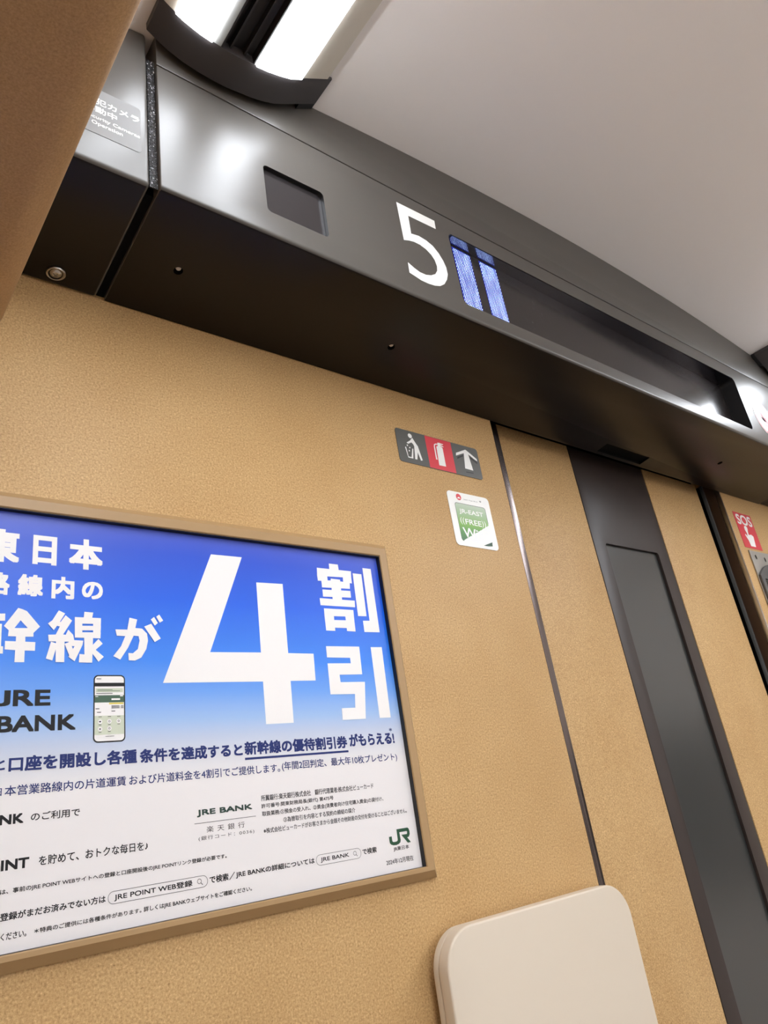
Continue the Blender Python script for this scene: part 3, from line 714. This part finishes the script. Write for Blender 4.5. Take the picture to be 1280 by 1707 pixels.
for A, Bq in zip(rings, rings[1:]):
    for q in range(4): bm.faces.new((A[q], A[(q + 1) % 4], Bq[(q + 1) % 4], Bq[q]))
obj('moulding', bm, M['frame'], fr, smooth=False)
bm = B()
rings = [loop(inx0 + .0001, inz0 + .0001, inx1 - .0001, inz1 - .0001, -0.0108), loop(inx0 + .0008, inz0 + .0002, inx1 - .0008, inz1 - .0008, -0.0108),
         loop(inx0 + .0008, inz0 + .0002, inx1 - .0008, inz1 - .0008, -0.0042), loop(inx0 + .0001, inz0 + .0001, inx1 - .0001, inz1 - .0001, -0.0042)]
rings.append(rings[0])
for A, Bq in zip(rings, rings[1:]):
    for q in range(4): bm.faces.new((A[q], A[(q + 1) % 4], Bq[(q + 1) % 4], Bq[q]))
obj('inner_lip', bm, M['black'], fr, smooth=False)

po = thing('poster', 'blue and white railway bank poster with a huge white 4 and Japanese lettering', 'poster', (0.33, -0.004, 1.195))
YS = -0.0052
bm = B(); box(bm, inx0 + .001, inx1 - .001, YS, -0.0042, inz0 + .0004, inz1 - .001); obj('paper_sheet', bm, M['sheet'], po, smooth=False)
YI = YS - 0.00015
bm = B(); texts(bm, 'headline', YI); shapes(bm, 'headline', YI)
lettering(bm, 'JR', 0.078, 1.5135, 0.118, 1.545, YI, 0.05); lettering(bm, '新', 0.070, 1.420, 0.1205, 1.470, YI, 0.05)
obj('headline_lettering', bm, M['white'], po, smooth=False)['label'] = 'large white headline lettering'
bm = B(); texts(bm, 'wordmark', YI); obj('wordmark_lettering', bm, M['ink'], po, smooth=False)['label'] = 'wide black JRE BANK lettering'
bm = B(); texts(bm, 'slogan', YI); shapes(bm, 'slogan', YI); obj('slogan_lettering', bm, M['navy'], po, smooth=False)['label'] = 'bold navy slogan, partly underlined'
bm = B(); texts(bm, 'detail', YI); obj('offer_lettering', bm, M['navy'], po, smooth=False)['label'] = 'thin navy line of lettering'
for g, nm, lb in (('useA', 'benefit_lettering', 'black lettering about using the bank'), ('useB', 'benefit_lettering', 'black lettering about saving points'), ('note', 'note_lettering', 'small black note lettering'), ('search', 'search_lettering', 'black lettering of the search line')):
    bm = B(); texts(bm, g, YI); shapes(bm, g, YI); obj(nm, bm, M['ink'], po, smooth=False)['label'] = lb
for g, nm, lb in (('code', 'bank_code', 'grey bank name and code'), ('small', 'small_print', 'five lines of small grey print'), ('date', 'date_print', 'small grey company name and date')):
    bm = B(); texts(bm, g, YI); shapes(bm, g, YI); obj(nm, bm, M['grey'], po, smooth=False)['label'] = lb
bm = B(); texts(bm, 'green', YI); obj('bank_wordmark', bm, M['darkgreen'], po, smooth=False)['label'] = 'small dark green JRE BANK lettering'
bm = B(); shapes(bm, 'rail', YI); obj('railway_logo', bm, M['green'], po, smooth=False)['label'] = 'green JR logo in the lower right corner'
for (x0, z0, x1, z1), (mx_, mz, mr_), hd in (((0.24113, 1.2151, 0.3319, 1.22492), (0.3237, 1.2206, 0.0021), (0.3269, 1.2174)), ((0.45098, 1.21501, 0.50816, 1.22507), (0.5000, 1.2205, 0.0021), (0.5030, 1.2174))):
    bm = B(); w = 0.00035
    rr = (z1 - z0) / 2 * 0.97
    ringflat(bm, rrect(x0, z0, x1, z1, rr), rrect(x0 + w, z0 + w, x1 - w, z1 - w, rr - w), YI)
    ringflat(bm, disc(mx_, mz, mr_), disc(mx_, mz, mr_ - 0.0004), YI)
    line(bm, (mx_ + mr_ * .7, mz - mr_ * .7), hd, 0.0005, YI)
    obj('search_box', bm, M['ink'], po, smooth=False)
# printed picture of a phone
PM = [M['ink'], M['white'], M['phonepale'], M['phonegreen'], M['phoneyellow'], M['grey']]
bm = B(); y = YI
x0, z0, x1, z1 = 0.22764, 1.34767, 0.25689, 1.40914
flat(bm, rrect(x0, z0, x1, z1, 0.0042), y, 0)
y -= 0.0001; flat(bm, rrect(x0 + .0011, z0 + .0012, x1 - .0011, z1 - .0012, 0.0034), y, 1)
y -= 0.0001
def pr(a, c, e, d, mi): flat(bm, [(a, d), (c, d), (c, e), (a, e)], y, mi)
sx0, sx1 = x0 + .0011, x1 - .0011
pr(sx0, sx1, 1.4018, 1.3984, 0); pr(0.2296, 0.2548, 1.3966, 1.3930, 2); pr(sx0, sx1, 1.3902, 1.3836, 3)
pr(0.2418, 0.2553, 1.3833, 1.3818, 4); pr(sx0, sx1, 1.3715, 1.3545, 2)
y -= 0.0001
for cx, cz in ((0.2337, 1.3662), (0.2421, 1.3663), (0.2507, 1.3664), (0.2337, 1.3596), (0.2421, 1.3600)):
    flat(bm, disc(cx, cz, 0.0020, 16), y, 1)
pr(0.230, 0.2345, 1.4058, 1.4052, 5); pr(0.2310, 0.2450, 1.3956, 1.3952, 3); pr(0.2310, 0.2520, 1.3944, 1.3940, 3); pr(0.2300, 0.2450, 1.3922, 1.3916, 5)
pr(0.2440, 0.2520, 1.3872, 1.3856, 1); pr(0.2520, 0.2548, 1.3899, 1.3890, 1); pr(0.2292, 0.2318, 1.3893, 1.3888, 1)
for zz in (1.3806, 1.3796, 1.3786): pr(0.2440, 0.2515, zz, zz - .0005, 5); pr(0.2528, 0.2552, zz, zz - .0005, 5)
pr(0.2295, 0.2330, 1.3782, 1.3776, 0); pr(0.2308, 0.2345, 1.3750, 1.3744, 0); pr(0.2440, 0.2475, 1.3758, 1.3752, 0)
for xx in (0.2322, 0.2406, 0.2492): pr(xx, xx + .003, 1.3708, 1.3703, 5)
for cx, cz in ((0.2337, 1.3662), (0.2421, 1.3663), (0.2507, 1.3664), (0.2337, 1.3596), (0.2421, 1.3600)):
    pr(cx - .0008, cx + .0008, cz + .0007, cz - .0006, 5) if cx < 0.24 else ringflat(bm, disc(cx, cz, .0010, 10), disc(cx, cz, .0006, 10), y - .00005, 5)
    pr(cx - .0012, cx + .0012, cz - .0026, cz - .0031, 5)
pr(sx0 + .001, sx1 - .001, 1.3542, 1.3518, 1); pr(0.2385, 0.2465, 1.3532, 1.3527, 5)
obj('phone_picture', bm, PM, po, smooth=False, recalc=False)['label'] = 'printed picture of a smartphone'

# ================================================================== stickers
YK = -0.0009
sg = thing('direction_sign', 'grey and red sticker with litter bin, extinguisher and arrow, right of the poster', 'sign', (0.757, -0.001, 1.7295))
bm = B(); prism(bm, rrect(0.6687, 1.7294, 0.8444, 1.7866, 0.005), 'y', YK, -0.0003); obj('backing', bm, M['signgrey'], sg, smooth=False)
bm = B(); flat(bm, [(0.7287, 1.7300), (0.7843, 1.7300), (0.7843, 1.7860), (0.7287, 1.7860)], YK - .0001); obj('red_field', bm, M['signred'], sg, smooth=False)['label'] = 'red middle field'
bm = B(); shapes(bm, 'binman', YK - .0003); flat(bm, disc(0.69714, 1.77778, 0.0040, 20), YK - .0003); obj('litter_pictogram', bm, M['decal'], sg, smooth=False)['label'] = 'white figure dropping litter into a bin'
bm = B(); shapes(bm, 'extinguisher', YK - .0003); obj('extinguisher_pictogram', bm, M['decal'], sg, smooth=False)['label'] = 'white fire extinguisher'
bm = B(); shapes(bm, 'arrow', YK - .0003); obj('arrow_pictogram', bm, M['decal'], sg, smooth=False)['label'] = 'white arrow pointing up'
bm = B(); shapes(bm, 'pictodark', YK - .0002); obj('dark_marks', bm, M['signdark'], sg, smooth=False)

wf = thing('wifi_sticker', 'white and green wifi sticker, its lower right white, below the grey sign', 'sticker', (0.799, -0.001, 1.606))
bm = B(); prism(bm, rrect(0.7533, 1.6058, 0.8451, 1.6963, 0.007), 'y', YK, -0.0003); obj('backing', bm, M['decal'], wf, smooth=False)
bm = B(); flat(bm, rrect(0.7664, 1.6140, 0.8327, 1.6772, 0.0042), YK - .00010, 0); obj('green_panel', bm, M['wifi'], wf, smooth=False)
bm = B(); w = .0007
o_, i_ = rrect(0.7660, 1.6136, 0.8331, 1.6776, 0.0045), rrect(0.7660 + w, 1.6136 + w, 0.8331 - w, 1.6776 - w, 0.0042)
seg = [q for q in range(len(o_)) if not ((o_[q][1] < 1.645 and o_[q][0] > 0.79) or o_[q][1] < 1.6142)]
a_ = [bm.verts.new((p[0], YK - .00013, p[1])) for p in o_]; c_ = [bm.verts.new((p[0], YK - .00013, p[1])) for p in i_]
nn = len(a_)
for q in range(nn):
    p = (q + 1) % nn
    if min(o_[q][1], o_[p][1]) > 1.65 or max(o_[q][0], o_[p][0]) < 0.775: bm.faces.new((a_[q], a_[p], c_[p], c_[q]))
line(bm, (0.8327, 1.650), (0.8327, 1.660), 0.0007, YK - .00013); line(bm, (0.8327, 1.660), (0.8327, 1.674), 0.0007, YK - .00013)
obj('panel_outline', bm, M['signdark'], wf, smooth=False)
bm = B(); texts(bm, 'wifi', YK - .0002); obj('white_lettering', bm, M['decal'], wf, smooth=False)
bm = B(); texts(bm, 'wifismall', YK - .00015)
for k in (0.0012, 0.0022, 0.0032):
    for q in range(6):
        a0, a1 = math.radians(45 + 15 * q), math.radians(60 + 15 * q)
        line(bm, (0.8252 + k * math.cos(a0), 1.6852 + k * math.sin(a0)), (0.8252 + k * math.cos(a1), 1.6852 + k * math.sin(a1)), .0006, YK - .00015)
obj('small_lettering', bm, M['signdark'], wf, smooth=False)
bm = B(); flat(bm, disc(0.7776, 1.6879, 0.0055), YK - .00015, 0); flat(bm, [(0.7742, 1.6852), (0.7762, 1.6880), (0.7772, 1.6869), (0.7786, 1.6887), (0.7812, 1.6852)], YK - .0002, 1)
obj('red_logo', bm, [M['signred'], M['decal']], wf, smooth=False)
bm = B(); shapes(bm, 'wifigreen', YK - .00015); obj('green_patch', bm, M['green'], wf, smooth=False)

so = thing('emergency_sticker', 'red SOS sticker with a white pointing hand, right of the door', 'sticker', (1.768, -0.001, 1.717))
bm = B(); prism(bm, [(1.7238, 1.7172), (1.8125, 1.7172), (1.8125, 1.8095), (1.7238, 1.8095)], 'y', YK, -0.0003); obj('backing', bm, M['signred'], so, smooth=False)
bm = B(); texts(bm, 'sos', YK - .0002); shapes(bm, 'sos', YK - .0002); obj('white_marks', bm, M['decal'], so, smooth=False)

yn = -0.1668
nt = thing('notice_sticker', 'grey security camera notice on the left bulkhead cover', 'sticker', (0.18, yn, H(0.968)))
bm = B(); prism(bm, rrect(0.125, H(0.9665), 0.2180, H(1.0605), 0.004), 'y', yn - .0004, yn - .00005); obj('film', bm, M['notice'], nt, smooth=False)
bm = B(); texts(bm, 'cam', yn - .0006); obj('white_lettering', bm, M['decal'], nt, smooth=False)

rs = thing('round_sticker', 'round white sticker ringed in red, right of the LED display', 'sticker', (U(2.348), yf, H(0.955)))
cx, cz = U(2.346), H(1.018)
bm = B(); prism(bm, disc(cx, cz, 0.0445, 48), 'y', yf - .0004, yf - .00005); obj('backing', bm, M['decal'], rs, smooth=False)
bm = B(); ringflat(bm, disc(cx, cz, 0.0435, 48), disc(cx, cz, 0.0385, 48), yf - .0006); line(bm, (cx - .027, cz + .027), (cx + .027, cz - .027), .005, yf - .0006)
obj('red_ring', bm, M['ring'], rs, smooth=False)
bm = B()
for k, (a, l) in enumerate(((2.75, .030), (2.45, .034), (2.15, .035), (1.85, .033), (0.9, .024))):
    line(bm, (cx, cz - .008), (cx + l * math.cos(a), cz - .008 + l * math.sin(a)), .0055, yf - .0005)
flat(bm, disc(cx, cz - .010, .013, 20), yf - .0005)
obj('hand_mark', bm, M['palemark'], rs, smooth=False)

# ================================================================== emergency call unit
cu = thing('call_unit', 'steel emergency call unit with dark louvred grille below the SOS sticker', 'intercom', (1.82, -0.004, 1.40))
bm = B(); prism(bm, [(1.7304, 1.40), (1.910, 1.40), (1.910, 1.7093), (1.7304, 1.7093)], 'y', -0.004, -0.0006)
cut = B()
for x, z in ((1.7535, 1.6935), (1.7985, 1.6915), (1.887, 1.6925)): prism(cut, disc(x, z, .0042, 20, .0058), 'y', -0.01, -0.001)
obj('face_plate', bm, M['steelplate'], cu, bevel=0.0008, seg=2, cut=cut)
bm = B(); box(bm, 1.745, 1.90, -0.0016, -0.0011, 1.683, 1.703); obj('hole_backing', bm, M['black'], cu)
ccx, ccz, cr = 1.82, 1.541, 0.138
arc = [(x, ccz + math.sqrt(cr * cr - (x - ccx) ** 2)) for x in [1.7308 + (1.9096 - 1.7308) * q / 24 for q in range(25)]]
bm = B(); prism(bm, [(1.7308, 1.405), (1.9096, 1.405)] + arc[::-1], 'y', -0.010, -0.0042); gr = obj('grille', bm, M['grille'], cu, bevel=0.0012, seg=2)
for q in range(16):
    z = 1.637 - q * 0.0058
    w = math.sqrt(max(0, (cr - .012) ** 2 - (z - ccz) ** 2)); xa = max(1.745, ccx - w + .008)
    bm = B(); prism(bm, [(-0.0105, z), (-0.0145, z - .0024), (-0.0100, z - .0030)], 'x', xa, 1.897); obj('slat', bm, M['grille'], gr)

# ================================================================== folding tray table
tr = thing('tray_table', 'cream folding tray table, folded up against the wall at the bottom', 'tray table', (0.74, -0.02, 0.70))
tx0, tx1, tz1, tz0 = 0.5765, 0.9030, 1.1322, 0.70
bm = B(); prism(bm, rrect(tx0 + .0012, tz0, tx1 - .0012, tz1 - .001, 0.040, 10), 'y', -0.0202, -0.0105); obj('back_shell', bm, M['tray'], tr, bevel=0.002, seg=3)
bm = B(); prism(bm, rrect(tx0, tz0, tx1, tz1, 0.041, 10), 'y', -0.0368, -0.0206); obj('table_top', bm, M['tray'], tr, bevel=0.0024, seg=4)
bm = B(); box(bm, 0.66, 0.82, -0.0106, -0.0006, 0.72, 0.86); obj('hinge_bracket', bm, M['trimgrey'], tr, bevel=0.001)

bpy.data.objects.remove(FO)
